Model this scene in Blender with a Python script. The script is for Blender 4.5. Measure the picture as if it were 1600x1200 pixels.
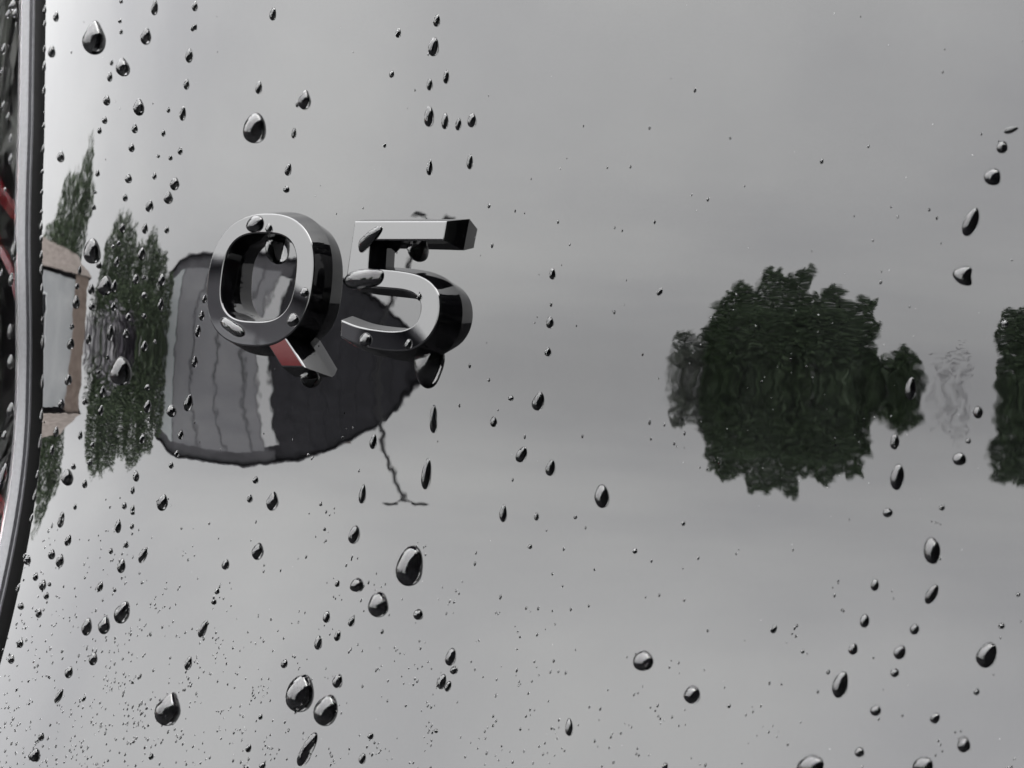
import bpy, bmesh, math, random
import numpy as np
from mathutils import Vector, Matrix

for o in list(bpy.data.objects):
    bpy.data.objects.remove(o)
sc = bpy.context.scene
rnd = random.Random(7)

# ------------------------------------------------------------------ camera
FOC = 4000.0                                   # focal length in pixels of a 1600 px wide frame
TH = math.radians(45); DIST = 0.6
CAM = np.array([DIST*math.sin(TH), -DIST*math.cos(TH), 0.014])
YAW = math.radians(41); PIT = math.radians(-3.58)
FW = np.array([-math.sin(YAW)*math.cos(PIT), math.cos(YAW)*math.cos(PIT), math.sin(PIT)])
RT = np.array([math.cos(YAW), math.sin(YAW), 0.0]); UP = np.cross(RT, FW)
cd = bpy.data.cameras.new('camera'); cam = bpy.data.objects.new('camera', cd)
sc.collection.objects.link(cam); sc.camera = cam
cd.sensor_width = 36; cd.lens = FOC/1600*36; cd.clip_start = 0.01; cd.clip_end = 2000
cam.matrix_world = Matrix(((RT[0], UP[0], -FW[0], CAM[0]), (RT[1], UP[1], -FW[1], CAM[1]),
                           (RT[2], UP[2], -FW[2], CAM[2]), (0, 0, 0, 1)))
cd.dof.use_dof = True; cd.dof.focus_distance = 0.60; cd.dof.aperture_fstop = 43

# ------------------------------------------------------------------ sky, sun, exposure
SUN_EL, SUN_AZ = math.radians(55), math.radians(20)
w = bpy.data.worlds.new('World'); sc.world = w; w.use_nodes = True
nt = w.node_tree; nt.nodes.clear()
def nd(t, typ, **k):
    n = t.nodes.new(typ)
    for a, b in k.items(): setattr(n, a, b)
    return n
out = nd(nt, 'ShaderNodeOutputWorld'); bg = nd(nt, 'ShaderNodeBackground'); bg.inputs['Strength'].default_value = 0.1
sky = nd(nt, 'ShaderNodeTexSky', sky_type='NISHITA', sun_disc=False, sun_elevation=SUN_EL, sun_rotation=SUN_AZ)
sky.dust_density = 3
hs = nd(nt, 'ShaderNodeHueSaturation'); hs.inputs['Saturation'].default_value = 0.15
tc = nd(nt, 'ShaderNodeTexCoord')
mp = nd(nt, 'ShaderNodeMapping'); mp.inputs['Scale'].default_value = (1, 1, 2.2)
cl = nd(nt, 'ShaderNodeTexNoise'); cl.inputs['Scale'].default_value = 2.6; cl.inputs['Detail'].default_value = 5; cl.inputs['Roughness'].default_value = 0.5
cr = nd(nt, 'ShaderNodeValToRGB')
cr.color_ramp.elements[0].position = 0.30; cr.color_ramp.elements[0].color = (0.79, 0.79, 0.815, 1)
cr.color_ramp.elements[1].position = 0.72; cr.color_ramp.elements[1].color = (1.07, 1.07, 1.06, 1)
sc_ = nd(nt, 'ShaderNodeVectorMath', operation='SCALE'); sc_.inputs['Scale'].default_value = 3.5
mx = nd(nt, 'ShaderNodeMix', data_type='RGBA'); mx.inputs['Factor'].default_value = 0.93
L = nt.links
L.new(tc.outputs['Generated'], mp.inputs['Vector']); L.new(mp.outputs['Vector'], cl.inputs['Vector'])
L.new(cl.outputs['Fac'], cr.inputs['Fac']); L.new(cr.outputs['Color'], sc_.inputs[0])
L.new(sky.outputs['Color'], hs.inputs['Color'])
L.new(hs.outputs['Color'], mx.inputs[6]); L.new(sc_.outputs['Vector'], mx.inputs[7])
# overcast sky: brighter overhead than at the horizon, (1 + 2 sin e) / 3
sx = nd(nt, 'ShaderNodeSeparateXYZ'); L.new(tc.outputs['Generated'], sx.inputs[0])
mb = nd(nt, 'ShaderNodeMath', operation='MULTIPLY_ADD'); mb.inputs[1].default_value = .75; mb.inputs[2].default_value = .35; L.new(sx.outputs['Z'], mb.inputs[0])
ma = nd(nt, 'ShaderNodeMath', operation='MULTIPLY_ADD'); ma.inputs[2].default_value = .80; L.new(mb.outputs[0], ma.inputs[1]); L.new(sx.outputs['Z'], ma.inputs[0])
mxx = nd(nt, 'ShaderNodeMath', operation='MAXIMUM'); mxx.inputs[1].default_value = .5; L.new(ma.outputs[0], mxx.inputs[0])
ov = nd(nt, 'ShaderNodeVectorMath', operation='SCALE'); L.new(mx.outputs[2], ov.inputs[0]); L.new(mxx.outputs[0], ov.inputs['Scale'])
L.new(ov.outputs['Vector'], bg.inputs['Color']); L.new(bg.outputs['Background'], out.inputs['Surface'])
sd = bpy.data.lights.new('sun', 'SUN'); sd.energy = 0.5; sd.angle = math.radians(60); sd.color = (1, 0.97, 0.93)
so = bpy.data.objects.new('sun', sd); sc.collection.objects.link(so)
sdir = Vector((math.sin(SUN_AZ)*math.cos(SUN_EL), math.cos(SUN_AZ)*math.cos(SUN_EL), math.sin(SUN_EL)))
so.rotation_euler = sdir.to_track_quat('Z', 'Y').to_euler(); so.location = (0, 0, 30)
vs = sc.view_settings; vs.view_transform = 'Standard'; vs.look = 'None'; vs.gamma = 1; vs.use_curve_mapping = False
vs.exposure = 4.52
sc.cycles.use_denoising = True
sc.cycles.max_bounces = 14; sc.cycles.transmission_bounces = 10; sc.cycles.glossy_bounces = 8
sc.cycles.caustics_reflective = True; sc.cycles.caustics_refractive = True

# ------------------------------------------------------------------ helpers
def link(o): sc.collection.objects.link(o); return o
def mesh_obj(name, verts, faces, mat, parent=None, smooth=False, sharp=None):
    me = bpy.data.meshes.new(name); me.from_pydata([tuple(v) for v in verts], [], faces); me.update()
    if smooth:
        me.polygons.foreach_set('use_smooth', [True]*len(me.polygons))
        if sharp: me.set_sharp_from_angle(angle=math.radians(sharp))
    o = link(bpy.data.objects.new(name, me))
    if mat: me.materials.append(mat)
    if parent: o.parent = parent
    return o
def tag(o, label=None, cat=None, group=None, kind=None):
    if label: o['label'] = label
    if cat: o['category'] = cat
    if group: o['group'] = group
    if kind: o['kind'] = kind
    return o
def empty(name, loc=(0, 0, 0), rz=0):
    o = link(bpy.data.objects.new(name, None)); o.location = loc; o.rotation_euler = (0, 0, rz); o.empty_display_size = .05; return o
def boxv(x0, x1, y0, y1, z0, z1):
    v = [(x0,y0,z0),(x1,y0,z0),(x1,y1,z0),(x0,y1,z0),(x0,y0,z1),(x1,y0,z1),(x1,y1,z1),(x0,y1,z1)]
    f = [(0,3,2,1),(4,5,6,7),(0,1,5,4),(1,2,6,5),(2,3,7,6),(3,0,4,7)]
    return v, f
def box(name, b, mat, parent=None): return mesh_obj(name, *boxv(*b), mat, parent)
def tube(pts, rads, n=10):
    V, Fc = [], []
    for i, p in enumerate(pts):
        p = Vector(p); a = Vector(pts[max(i-1, 0)]); b = Vector(pts[min(i+1, len(pts)-1)]); t = (b-a).normalized()
        u = t.orthogonal().normalized(); v = t.cross(u)
        for k in range(n):
            an = 2*math.pi*k/n; V.append(p+rads[i]*(math.cos(an)*u+math.sin(an)*v))
    for i in range(len(pts)-1):
        for k in range(n): Fc.append((i*n+k, i*n+(k+1) % n, (i+1)*n+(k+1) % n, (i+1)*n+k))
    Fc.append(tuple(range(n))[::-1]); Fc.append(tuple((len(pts)-1)*n+k for k in range(n)))
    return V, Fc

def principled(name, col, rough=.5, ior=1.5, metal=0, trans=0, spec=None):
    m = bpy.data.materials.new(name); m.use_nodes = True; t = m.node_tree
    b = t.nodes['Principled BSDF']; b.inputs['Base Color'].default_value = (*col, 1); b.inputs['Roughness'].default_value = rough
    b.inputs['IOR'].default_value = ior; b.inputs['Metallic'].default_value = metal; b.inputs['Transmission Weight'].default_value = trans
    if spec is not None: b.inputs['Specular IOR Level'].default_value = spec
    return m
def vary(m, scale, a, b, detail=4, coord='Object'):
    """base colour wandering between a and b"""
    t = m.node_tree; p = t.nodes['Principled BSDF']
    c = nd(t, 'ShaderNodeTexCoord'); n = nd(t, 'ShaderNodeTexNoise'); n.inputs['Scale'].default_value = scale; n.inputs['Detail'].default_value = detail
    r = nd(t, 'ShaderNodeValToRGB'); r.color_ramp.elements[0].position = .35; r.color_ramp.elements[1].position = .68
    r.color_ramp.elements[0].color = (*a, 1); r.color_ramp.elements[1].color = (*b, 1)
    t.links.new(c.outputs[coord], n.inputs['Vector']); t.links.new(n.outputs['Fac'], r.inputs['Fac']); t.links.new(r.outputs['Color'], p.inputs['Base Color'])
    return m
def ripple(m, layers):
    """fine relief: tilts the shading normal by small noise slopes (orange peel of lacquer); layers = [(wavelength m, slope)]"""
    t = m.node_tree; p = t.nodes['Principled BSDF']; g = nd(t, 'ShaderNodeNewGeometry'); last = g.outputs['Normal']
    for wl, sl in layers:
        n = nd(t, 'ShaderNodeTexNoise'); n.inputs['Scale'].default_value = 1/wl; n.inputs['Detail'].default_value = 1
        t.links.new(g.outputs['Position'], n.inputs['Vector'])
        s = nd(t, 'ShaderNodeVectorMath', operation='SUBTRACT'); s.inputs[1].default_value = (.5, .5, .5); t.links.new(n.outputs['Color'], s.inputs[0])
        k = nd(t, 'ShaderNodeVectorMath', operation='SCALE'); k.inputs['Scale'].default_value = sl*4; t.links.new(s.outputs[0], k.inputs[0])
        a = nd(t, 'ShaderNodeVectorMath', operation='ADD'); t.links.new(last, a.inputs[0]); t.links.new(k.outputs[0], a.inputs[1]); last = a.outputs[0]
    q = nd(t, 'ShaderNodeVectorMath', operation='NORMALIZE'); t.links.new(last, q.inputs[0]); t.links.new(q.outputs[0], p.inputs['Normal'])
    return m

M = {}
M['paint'] = ripple(principled('black_lacquer', (.0015, .0015, .002), .012, 1.5), [(.0030, .0015), (.011, .0008)])
def film(m, a, b):                             # thin dirt film: a fine speckle with broader, vertically smeared patches
    t = m.node_tree; p = t.nodes['Principled BSDF']; g = nd(t, 'ShaderNodeNewGeometry')
    n1 = nd(t, 'ShaderNodeTexNoise'); n1.inputs['Scale'].default_value = 2300; n1.inputs['Detail'].default_value = 2
    mpp = nd(t, 'ShaderNodeMapping'); mpp.inputs['Scale'].default_value = (60, 60, 14); n2 = nd(t, 'ShaderNodeTexNoise'); n2.inputs['Scale'].default_value = 1; n2.inputs['Detail'].default_value = 5
    t.links.new(g.outputs['Position'], n1.inputs['Vector']); t.links.new(g.outputs['Position'], mpp.inputs['Vector']); t.links.new(mpp.outputs['Vector'], n2.inputs['Vector'])
    mu = nd(t, 'ShaderNodeMath', operation='MULTIPLY'); t.links.new(n1.outputs['Fac'], mu.inputs[0]); t.links.new(n2.outputs['Fac'], mu.inputs[1])
    r = nd(t, 'ShaderNodeValToRGB'); r.color_ramp.elements[0].position = .12; r.color_ramp.elements[1].position = .42
    r.color_ramp.elements[0].color = (*a, 1); r.color_ramp.elements[1].color = (*b, 1); t.links.new(mu.outputs[0], r.inputs['Fac']); t.links.new(r.outputs['Color'], p.inputs['Base Color'])
film(M['paint'], (.0, .0, .0), (.0024, .0024, .0026))
M['badge'] = ripple(principled('gloss_black_plastic', (.001, .001, .0012), .012, 1.56), [(.006, .0004)])
M['water'] = principled('rain_water', (1, 1, 1), 0.0, 1.40, trans=1)
M['wet'] = principled('wetted_black_lacquer', (.001, .001, .0012), .0, 1.128, spec=.03)      # lacquer seen through water: hardly any mirror left
M['rubber'] = principled('black_rubber', (.0025, .0025, .0025), .6, spec=.12)
M['trim'] = vary(principled('grey_trim_plastic', (.036, .036, .040), .45), 900, (.029, .029, .032), (.042, .042, .046))
M['lens'] = principled('clear_smoked_lens', (.6, .57, .59), 0.01, 1.5, trans=1)
M['lamp_black'] = principled('lamp_housing_black', (.0022, .002, .0025), .8, spec=.05)
M['lamp_red'] = principled('lamp_red_reflector', (.2, .006, .01), .25)
M['asphalt'] = vary(principled('wet_asphalt', (.025, .025, .027), .8, spec=.08), 1.5, (.018, .018, .02), (.034, .034, .036))
M['dust'] = principled('pale_dust', (.25, .25, .25), .8)

# ------------------------------------------------------------------ the tailgate surface  y = f(x, z), outward normal towards -y
T0 = 4.2
def z0(x): e = max(0, -x-.01); return -.0150+.30*e*e-.01*max(0, x)
def su(x): return float(np.interp(x, [-.12, -.02, .03, .12], [.0178, .0182, .0195, .0228]))      # how fast the upper part tips back
_u = np.linspace(0, 30, 12001); _g = np.tan(np.radians(T0+9.0*(1-1/(1+_u**2)))); _d = np.tan(np.radians(T0+26*(1-1/(1+_u**2))))
_cum = lambda a: np.concatenate([[0], np.cumsum((a[1:]+a[:-1])/2*(_u[1]-_u[0]))])
_G, _D = _cum(_g), _cum(_d); SD = .040
RC = 1.5
def zpart(x, z):
    dz = z-z0(x)
    if dz >= 0: k = su(x); return k*float(np.interp(dz/k, _u, _G))
    return -SD*float(np.interp(-dz/SD, _u, _D))
def zslope(x, z):
    dz = z-z0(x)
    return float(np.interp(dz/su(x), _u, _g)) if dz >= 0 else float(np.interp(-dz/SD, _u, _d))
_Y0 = zpart(0, 0)
def surf(x, z):
    e = max(0, -x-.05); return x*x/(2*RC)+e*e/1.2+zpart(x, z)-_Y0
def nrm(x, z):
    h = .004                                    # smooths the seams of the x-dependence
    n = np.array([(surf(x+h, z)-surf(x-h, z))/(2*h), -1, zslope(x, z)]); return n/np.linalg.norm(n)
def ray(px, py):
    d = FW*FOC+RT*(px-800)-UP*(py-600); return d/np.linalg.norm(d)
def hit(px, py):
    d = ray(px, py); t = .5
    for _ in range(60):
        p = CAM+d*t; n = nrm(p[0], p[2]); s = -(p[1]-surf(p[0], p[2]))*(-n[1]); t += s/(-d.dot(n))
        if abs(s) < 1e-9: break
    return CAM+d*t
def frame(p, n):
    u = np.cross([0, 0, 1.], n); u /= np.linalg.norm(u)
    if u[0] < 0: u = -u
    v = np.cross(n, u); v = v if v[2] > 0 else -v
    return u, v

# left edge of the tailgate, as a curve x(z)
_edge = np.array([hit(x, y) for x, y in ((71, -160), (69, -60), (68, 40), (66.5, 200), (64, 450), (63, 600), (60, 700), (50, 790), (30, 900), (7, 1000), (-19, 1090), (-58, 1210), (-120, 1370))])
_o = np.argsort(_edge[:, 2]); _ez, _ex = _edge[_o, 2], _edge[_o, 0]
_k = np.ones(41)/41; _zz = np.linspace(_ez[0], _ez[-1], 600); _xx = np.interp(_zz, _ez, _ex); _xp = np.pad(_xx, 20, mode='edge')
_xp[:20] = 2*_xx[0]-_xx[20:0:-1]; _xp[-20:] = 2*_xx[-1]-_xx[-2:-22:-1]; _xx = np.convolve(_xp, _k, 'valid')
def xe(z): return float(np.interp(z, _zz, _xx))
ZA, ZB = -.19, .19

def build_panel():
    NR, NC, XR = 480, 230, .46
    V, N, Fc = [], [], []
    roll = [math.radians(a) for a in (100, 85, 70, 55, 40, 25, 12)]; r = .0013
    for i in range(NR+1):
        z = ZA+(ZB-ZA)*i/NR; x0 = xe(z)+r; y0 = surf(x0, z); n0 = nrm(x0, z)
        dxe = (xe(z+.001)-xe(z-.001))/.002; side = np.array([-1, 0, dxe]); side -= side.dot(n0)*n0; side /= np.linalg.norm(side)
        c = np.array([x0, y0, z])-n0*r
        e = c+side*(r*math.sin(roll[0]))+n0*r*math.cos(roll[0])
        V.append(e-n0*.014); N.append(side)
        for a in roll:
            nn = side*math.sin(a)+n0*math.cos(a); V.append(c+nn*r); N.append(nn)
        for j in range(NC+1):
            x = x0+(XR-x0)*j/NC; V.append(np.array([x, surf(x, z), z])); N.append(nrm(x, z))
    W = NC+2+len(roll)
    for i in range(NR):
        for j in range(W-1): Fc.append((i*W+j, i*W+j+1, (i+1)*W+j+1, (i+1)*W+j))
    # the sheet's inner skin, 0.8 mm behind, so that it is a real plate
    o = mesh_obj('car_tailgate', V, Fc, M['paint'], smooth=True)
    o.data.normals_split_custom_set_from_vertices([tuple(n) for n in N])
    return o
panel = build_panel()
tag(panel, 'glossy black car tailgate panel, wet and mirror-like, filling most of the frame', 'car panel')

# ------------------------------------------------------------------ the tail lamp at the left edge
def strip(name, prof, mat, parent, z_a=ZA, z_b=ZB, n=140, sharp=40, smooth=True):
    """sweep a cross-section [(mm left of the edge, mm proud)] along the edge curve"""
    V, Fc = [], []
    for i in range(n+1):
        z = z_a+(z_b-z_a)*i/n; x0 = xe(z); n0 = nrm(x0, z)
        dxe = (xe(z+.001)-xe(z-.001))/.002; side = np.array([-1, 0, dxe]); side -= side.dot(n0)*n0; side /= np.linalg.norm(side)
        p0 = np.array([x0, surf(x0, z), z])
        for a, b in prof: V.append(p0+side*a*.001+n0*b*.001)
    k = len(prof)
    for i in range(n):
        for j in range(k): Fc.append((i*k+j, (i+1)*k+j, (i+1)*k+(j+1) % k, i*k+(j+1) % k))
    Fc.append(tuple(range(k))); Fc.append(tuple(n*k+j for j in range(k))[::-1])
    o = mesh_obj(name, V, Fc, mat, parent, smooth=smooth, sharp=sharp)
    bm = bmesh.new(); bm.from_mesh(o.data); bmesh.ops.recalc_face_normals(bm, faces=bm.faces); bm.to_mesh(o.data); bm.free()
    o.data.polygons.foreach_set('use_smooth', [True]*len(o.data.polygons)); o.data.set_sharp_from_angle(angle=math.radians(sharp))
    return o
lamp = empty('tail_lamp', tuple(hit(20, 600)))
tag(lamp, 'dark tail lamp with red inside and a grey rim along the left edge', 'tail lamp')
def keep(o):                                   # parent without moving
    o.parent = lamp; o.matrix_parent_inverse = Matrix.Translation(lamp.location).inverted(); return o
keep(strip('seal', [(.6, -14), (3.0, -13.9), (3.0, .95), (3.2, 1.2), (3.35, 1.25), (3.5, 1.0), (6, .9), (9, -13.8), (9, -15), (.6, -15)], M['rubber'], None))
keep(strip('rim', [(3.75, .9), (3.8, 2.3), (4.0, 2.5), (6.2, 3.05), (6.6, 3.12), (6.9, 3.0), (6.9, .9)], M['trim'], None))
keep(strip('edge_highlight', [(3.05, 1.0), (3.12, 1.42), (3.6, 1.5), (3.66, .8)], M['trim'], None))  # grey strip whose colour stands in for a highlight on the seal's edge
keep(strip('lens', [(6.95, .9), (6.95, 2.9), (7.2, 3.1), (8.5, 3.0), (25, 1.1), (45, -2.7), (45, -4.5), (25, -.7), (9.5, 1.3), (8.5, .9)], M['lens'], None, sharp=4))
keep(strip('housing', [(6.95, -2.8), (8.2, -1.3), (25, -3.4), (45, -7.2), (45, -14), (8.35, -14)], M['lamp_black'], None))
def red_bar(pts, wid, name='red_reflector'):
    V, Fc = [], []
    for (px, py) in pts:
        p = hit(px, py); n = nrm(p[0], p[2]); V += [p-n*.0018+np.array([0, 0, wid]), p-n*.0008, p-n*.0018-np.array([0, 0, wid]), p-n*.007]
    for i in range(len(pts)-1):
        for j in range(4): Fc.append((i*4+j, (i+1)*4+j, (i+1)*4+(j+1) % 4, i*4+(j+1) % 4))
    Fc += [(0, 1, 2, 3), tuple((len(pts)-1)*4+j for j in (3, 2, 1, 0))]
    keep(mesh_obj(name, V, Fc, M['lamp_red'], None, smooth=True, sharp=50))
red_bar([(-70, 255), (-40, 275), (-10, 300), (15, 330), (30, 352)], .0030)
red_bar([(-60, 350), (-30, 366), (0, 400), (14, 430), (22, 470)], .0014)
red_bar([(-60, 740), (-30, 765), (-5, 790), (8, 815), (10, 850), (0, 900)], .0035)

# ------------------------------------------------------------------ the two badge characters
def resample(loop, step):
    out_ = []
    n = len(loop)
    for i in range(n):
        a, b = loop[i], loop[(i+1) % n]; d = math.hypot(b[0]-a[0], b[1]-a[1]); k = max(1, int(round(d/step)))
        for j in range(k): out_.append((a[0]+(b[0]-a[0])*j/k, a[1]+(b[1]-a[1])*j/k))
    return out_
def offset(loop, d):
    n = len(loop); res = []
    for i in range(n):
        p0, p1, p2 = loop[i-1], loop[i], loop[(i+1) % n]
        a = np.array([p1[0]-p0[0], p1[1]-p0[1]]); b = np.array([p2[0]-p1[0], p2[1]-p1[1]]); a /= np.linalg.norm(a); b /= np.linalg.norm(b)
        na = np.array([a[1], -a[0]]); nb = np.array([b[1], -b[0]]); m = na+nb; m /= np.linalg.norm(m); k = max(.45, m.dot(na))
        res.append((p1[0]+m[0]*d/k, p1[1]+m[1]*d/k))
    return res
def superellipse(cx, cy, a, b, n, k, a0=0, a1=2*math.pi):
    pts = []
    for i in range(k):
        t = a0+(a1-a0)*i/k; c, s = math.cos(t), math.sin(t)
        pts.append((cx+a*math.copysign(abs(c)**(2/n), c), cy+b*math.copysign(abs(s)**(2/n), s)))
    return pts
def catmull(pts, k=8):
    P = [np.array(p, float) for p in pts]; P = [2*P[0]-P[1]]+P+[2*P[-1]-P[-2]]; o = []
    for i in range(1, len(P)-2):
        for j in range(k):
            t = j/k; o.append(tuple(.5*((2*P[i])+(-P[i-1]+P[i+1])*t+(2*P[i-1]-5*P[i]+4*P[i+1]-P[i+2])*t*t+(-P[i-1]+3*P[i]-3*P[i+1]+P[i+2])*t**3)))
    o.append(tuple(P[-2])); return o
BH = 5.0                                       # mm proud of the panel
PROFILE = [(-.42, BH), (-.28, BH-.025), (-.14, BH-.10), (-.04, BH-.23), (.02, BH-.42), (1.2, 0), (1.75, -2.2)]   # (offset outwards, height)
def character(name, loops, fr, drop=None):
    """loops: outer CCW, holes CW, in mm in the character's own plane"""
    p, u, v, n = fr
    bm = bmesh.new(); rings = []
    for lp in loops:
        rs = []
        for off, h in PROFILE:
            ol = offset(lp, off)
            vs_ = []
            for q in ol:
                hh = h-(drop(*q) if drop and h > 1 else 0)
                w_ = p+(u*q[0]+v*q[1]+n*hh)*.001; vs_.append(bm.verts.new(tuple(w_)))
            rs.append(vs_)
        for a, b in zip(rs[:-1], rs[1:]):
            for i in range(len(a)): bm.faces.new((a[i], b[i], b[(i+1) % len(a)], a[(i+1) % len(a)]))
        rings.append(rs)
    edges = []
    for rs in rings:
        for i in range(len(rs[0])): edges.append(bm.edges.get((rs[0][i], rs[0][(i+1) % len(rs[0])])))
    walls = set(bm.faces); bmesh.ops.triangle_fill(bm, use_beauty=True, edges=edges)
    bmesh.ops.recalc_face_normals(bm, faces=bm.faces)
    for f in bm.faces: f.smooth = f in walls
    for e in bm.edges:
        if any(f not in walls for f in e.link_faces) or (len(e.link_faces) == 2 and e.calc_face_angle(0) > math.radians(28)): e.smooth = False
    me = bpy.data.meshes.new(name); bm.to_mesh(me); bm.free()
    me.materials.append(M['badge'])
    return link(bpy.data.objects.new(name, me))
def badge_frame(px, py, pitch, yaw=0):
    p = hit(px, py); n = nrm(p[0], p[2]); u, v = frame(p, n)
    a = math.radians(pitch); n2 = n*math.cos(a)+v*math.sin(a); n2 /= np.linalg.norm(n2)
    b = math.radians(yaw); n2 = n2*math.cos(b)+u*math.sin(b); u, v = frame(p, n2); return p, u, v, n2
FRQ = badge_frame(430, 445, 2.1); FR5 = badge_frame(650, 450, 2.2, -2.4)

outer = superellipse(-.45, .45, 18.4, 16.0, 2.4, 160)
inner = superellipse(-.9, 1.05, 12.7, 10.5, 2.9, 130)[::-1]
q_obj = character('badge_letter', [outer, inner], FRQ)
def tail_drop(x, y): return .45-(y+14.6)*.14     # the tail's face falls away a little towards its tip
tail = character('tail', [resample([(2.6, -12.8), (9.6, -20.0), (17.7, -19.8), (10.2, -12.4)], 1.2)], FRQ, tail_drop)
tail.parent = q_obj
tag(q_obj, 'glossy black raised letter Q stuck on the tailgate', 'letter', 'badge characters')

five = [(-17.4, 14.6), (-17.75, 7), (-18.0, .2)]
five += catmull([(-16.6, -.25), (-11, -.75), (-5.2, -1.0), (1.0, -1.35), (4.6, -2.2), (6.6, -3.9), (7.0, -6.0), (6.2, -8.4), (3.4, -9.9), (-1, -10.5), (-8, -10.2), (-13, -9.6), (-18.0, -8.4)], 7)
five += [(-17.7, -12.3)]
five += catmull([(-17.7, -12.6), (-12, -14.0), (-6, -14.9), (.5, -15.2), (5.5, -14.7), (9.6, -12.7), (12.2, -9.6), (13.1, -5.8), (12.2, -2.2), (9.4, .6), (5.0, 2.3), (-.5, 3.1), (-6, 3.45), (-11.0, 3.6)], 7)[1:]
five += [(-11.4, 10.0), (11.9, 10.1), (12.3, 14.6)]
# order so that the outer loop runs counter-clockwise
def ccw(lp):
    s = sum(lp[i-1][0]*lp[i][1]-lp[i][0]*lp[i-1][1] for i in range(len(lp)))
    return lp if s > 0 else lp[::-1]
f_obj = character('badge_digit', [resample(ccw(five), 1.0)], FR5)
tag(f_obj, 'glossy black raised digit 5 stuck on the tailgate', 'digit', 'badge characters')

# ------------------------------------------------------------------ rain drops
def drop_mesh(name, LW, H, shape, seed, rings=9, seg=36, skirt=.0004):
    """LW = (length, width) m; local x = across, local y = up the panel, local z = out of it"""
    Ln, Wd = LW; r = random.Random(seed); ph = [r.uniform(0, 6.28) for _ in range(3)]
    am = .05 if shape != 'odd' else .13
    V, Fc = [], []
    def outline(t):
        s, c = math.sin(t), math.cos(t)                      # s = +1 at the top
        k = 1-.11*s
        if shape == 'tear': k = .95 if s < 0 else .95*(1-.62*s**1.4)
        if shape == 'leaf': k = 1-.42*abs(s)**1.5
        if shape == 'bar': k = 1+.18*abs(s)
        if shape == 'drip': k = .82+.34*s
        if shape == 'bone': k = .55+.55*abs(s)
        n = 1+am*math.sin(2*t+ph[0])+am*.7*math.sin(3*t+ph[1])
        bend = (.15*Wd*s*s if shape == 'odd' else 0)
        return (c*Wd/2*k*n+bend, s*Ln/2*(1+.3*am*math.sin(3*t+ph[2])))
    cy = -.10*Ln
    V.append((0, cy, H))
    for i in range(1, rings+1):
        q = math.sin(math.pi/2*i/rings)
        for j in range(seg):
            t = 2*math.pi*j/seg; x, y = outline(t)
            hh = H*(.85*math.sqrt(max(0, 1-q*q))+.15*(1-q*q))
            hh *= 1-.22*q*math.sin(t)                        # heavier towards the bottom
            V.append((q*x, cy+q*(y-cy), hh))
    for j in range(seg):
        x, y = V[1+(rings-1)*seg+j][:2]; V.append((x*.99, cy+(y-cy)*.99, -skirt))
    for j in range(seg): Fc.append((0, 1+j, 1+(j+1) % seg))
    for i in range(rings):
        for j in range(seg): Fc.append((1+i*seg+j, 1+(i+1)*seg+j, 1+(i+1)*seg+(j+1) % seg, 1+i*seg+(j+1) % seg))
    Fc.append(tuple(1+rings*seg+j for j in range(seg))[::-1])
    b0 = len(V); lift_ = .00002+1.2*Ln*Ln                    # the wetted lacquer the drop stands on
    for j in range(seg):
        x, y = outline(2*math.pi*j/seg); V.append((x*.985, cy+(y-cy)*.985, lift_))
    Fc.append(tuple(b0+j for j in range(seg)))
    me = bpy.data.meshes.new(name); me.from_pydata(V, [], Fc); me.update()
    me.polygons.foreach_set('use_smooth', [True]*len(me.polygons)); me.materials.append(M['water']); me.materials.append(M['wet']); me.polygons[len(Fc)-1].material_index = 1; me.polygons[len(Fc)-1].use_smooth = False
    return me
def place_drop(px, py, ln, wd, ang, shape, label, group, fr=None, h=None, name='raindrop', lift=0):
    a = math.radians(ang); top = (px+math.sin(a)*ln/2, py-math.cos(a)*ln/2); bot = (px-math.sin(a)*ln/2, py+math.cos(a)*ln/2)
    if fr is None:
        p = hit(px, py); n = nrm(p[0], p[2]); pt, pb = hit(*top), hit(*bot)
    else:
        fp, fu, fv, n = fr; q = fp+n*BH*.001
        def un(X): d = ray(*X); return CAM+d*((q-CAM).dot(n)/d.dot(n))
        p, pt, pb = un((px, py)), un(top), un(bot)
    y = pt-pb; Lw = np.linalg.norm(y); y = y-y.dot(n)*n; y /= np.linalg.norm(y); x = np.cross(y, n); x /= np.linalg.norm(x)
    dist = np.linalg.norm(p-CAM); v = (p-CAM)/dist
    cw = math.sqrt(max(.05, 1-x.dot(v)**2))                   # foreshortening across
    lf = .95*math.sqrt((.5*cw)**2+(.46*math.sqrt(1-cw*cw))**2)     # the dome leans out to the left of its foot
    Ww = wd/FOC*dist/(.5*cw+lf)
    Lw = max(Lw*.98, Ww*.75)
    H = h*.001 if h else min(.54*Ww, .46*Lw)*(1 if Ww < .004 else .88)
    me = drop_mesh(name, (Lw, Ww), H, shape, int(px*31+py*17), *( (13, 52) if ln > 24 else (8, 28) if ln > 10 else (5, 16)))
    o = link(bpy.data.objects.new(name, me))
    c = p+x*Ww*(lf-.5*cw)/2/cw
    if fr is None: c = np.array([c[0], surf(c[0], c[2]), c[2]])
    c = c+n*lift
    o.matrix_world = Matrix(((x[0], y[0], n[0], c[0]), (x[1], y[1], n[1], c[1]), (x[2], y[2], n[2], c[2]), (0, 0, 0, 1)))
    tag(o, label, 'raindrop', group); return o

def lean(px, py):
    if px < 800: return float(np.interp(py, [0, 300, 620, 760, 860, 1000, 1200], [7, 7, 6, 9, 14, 18, 22]))
    return float(np.interp(py, [0, 300, 600, 800, 1000, 1200], [8, 10, 6, 4, 16, 16]))
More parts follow.
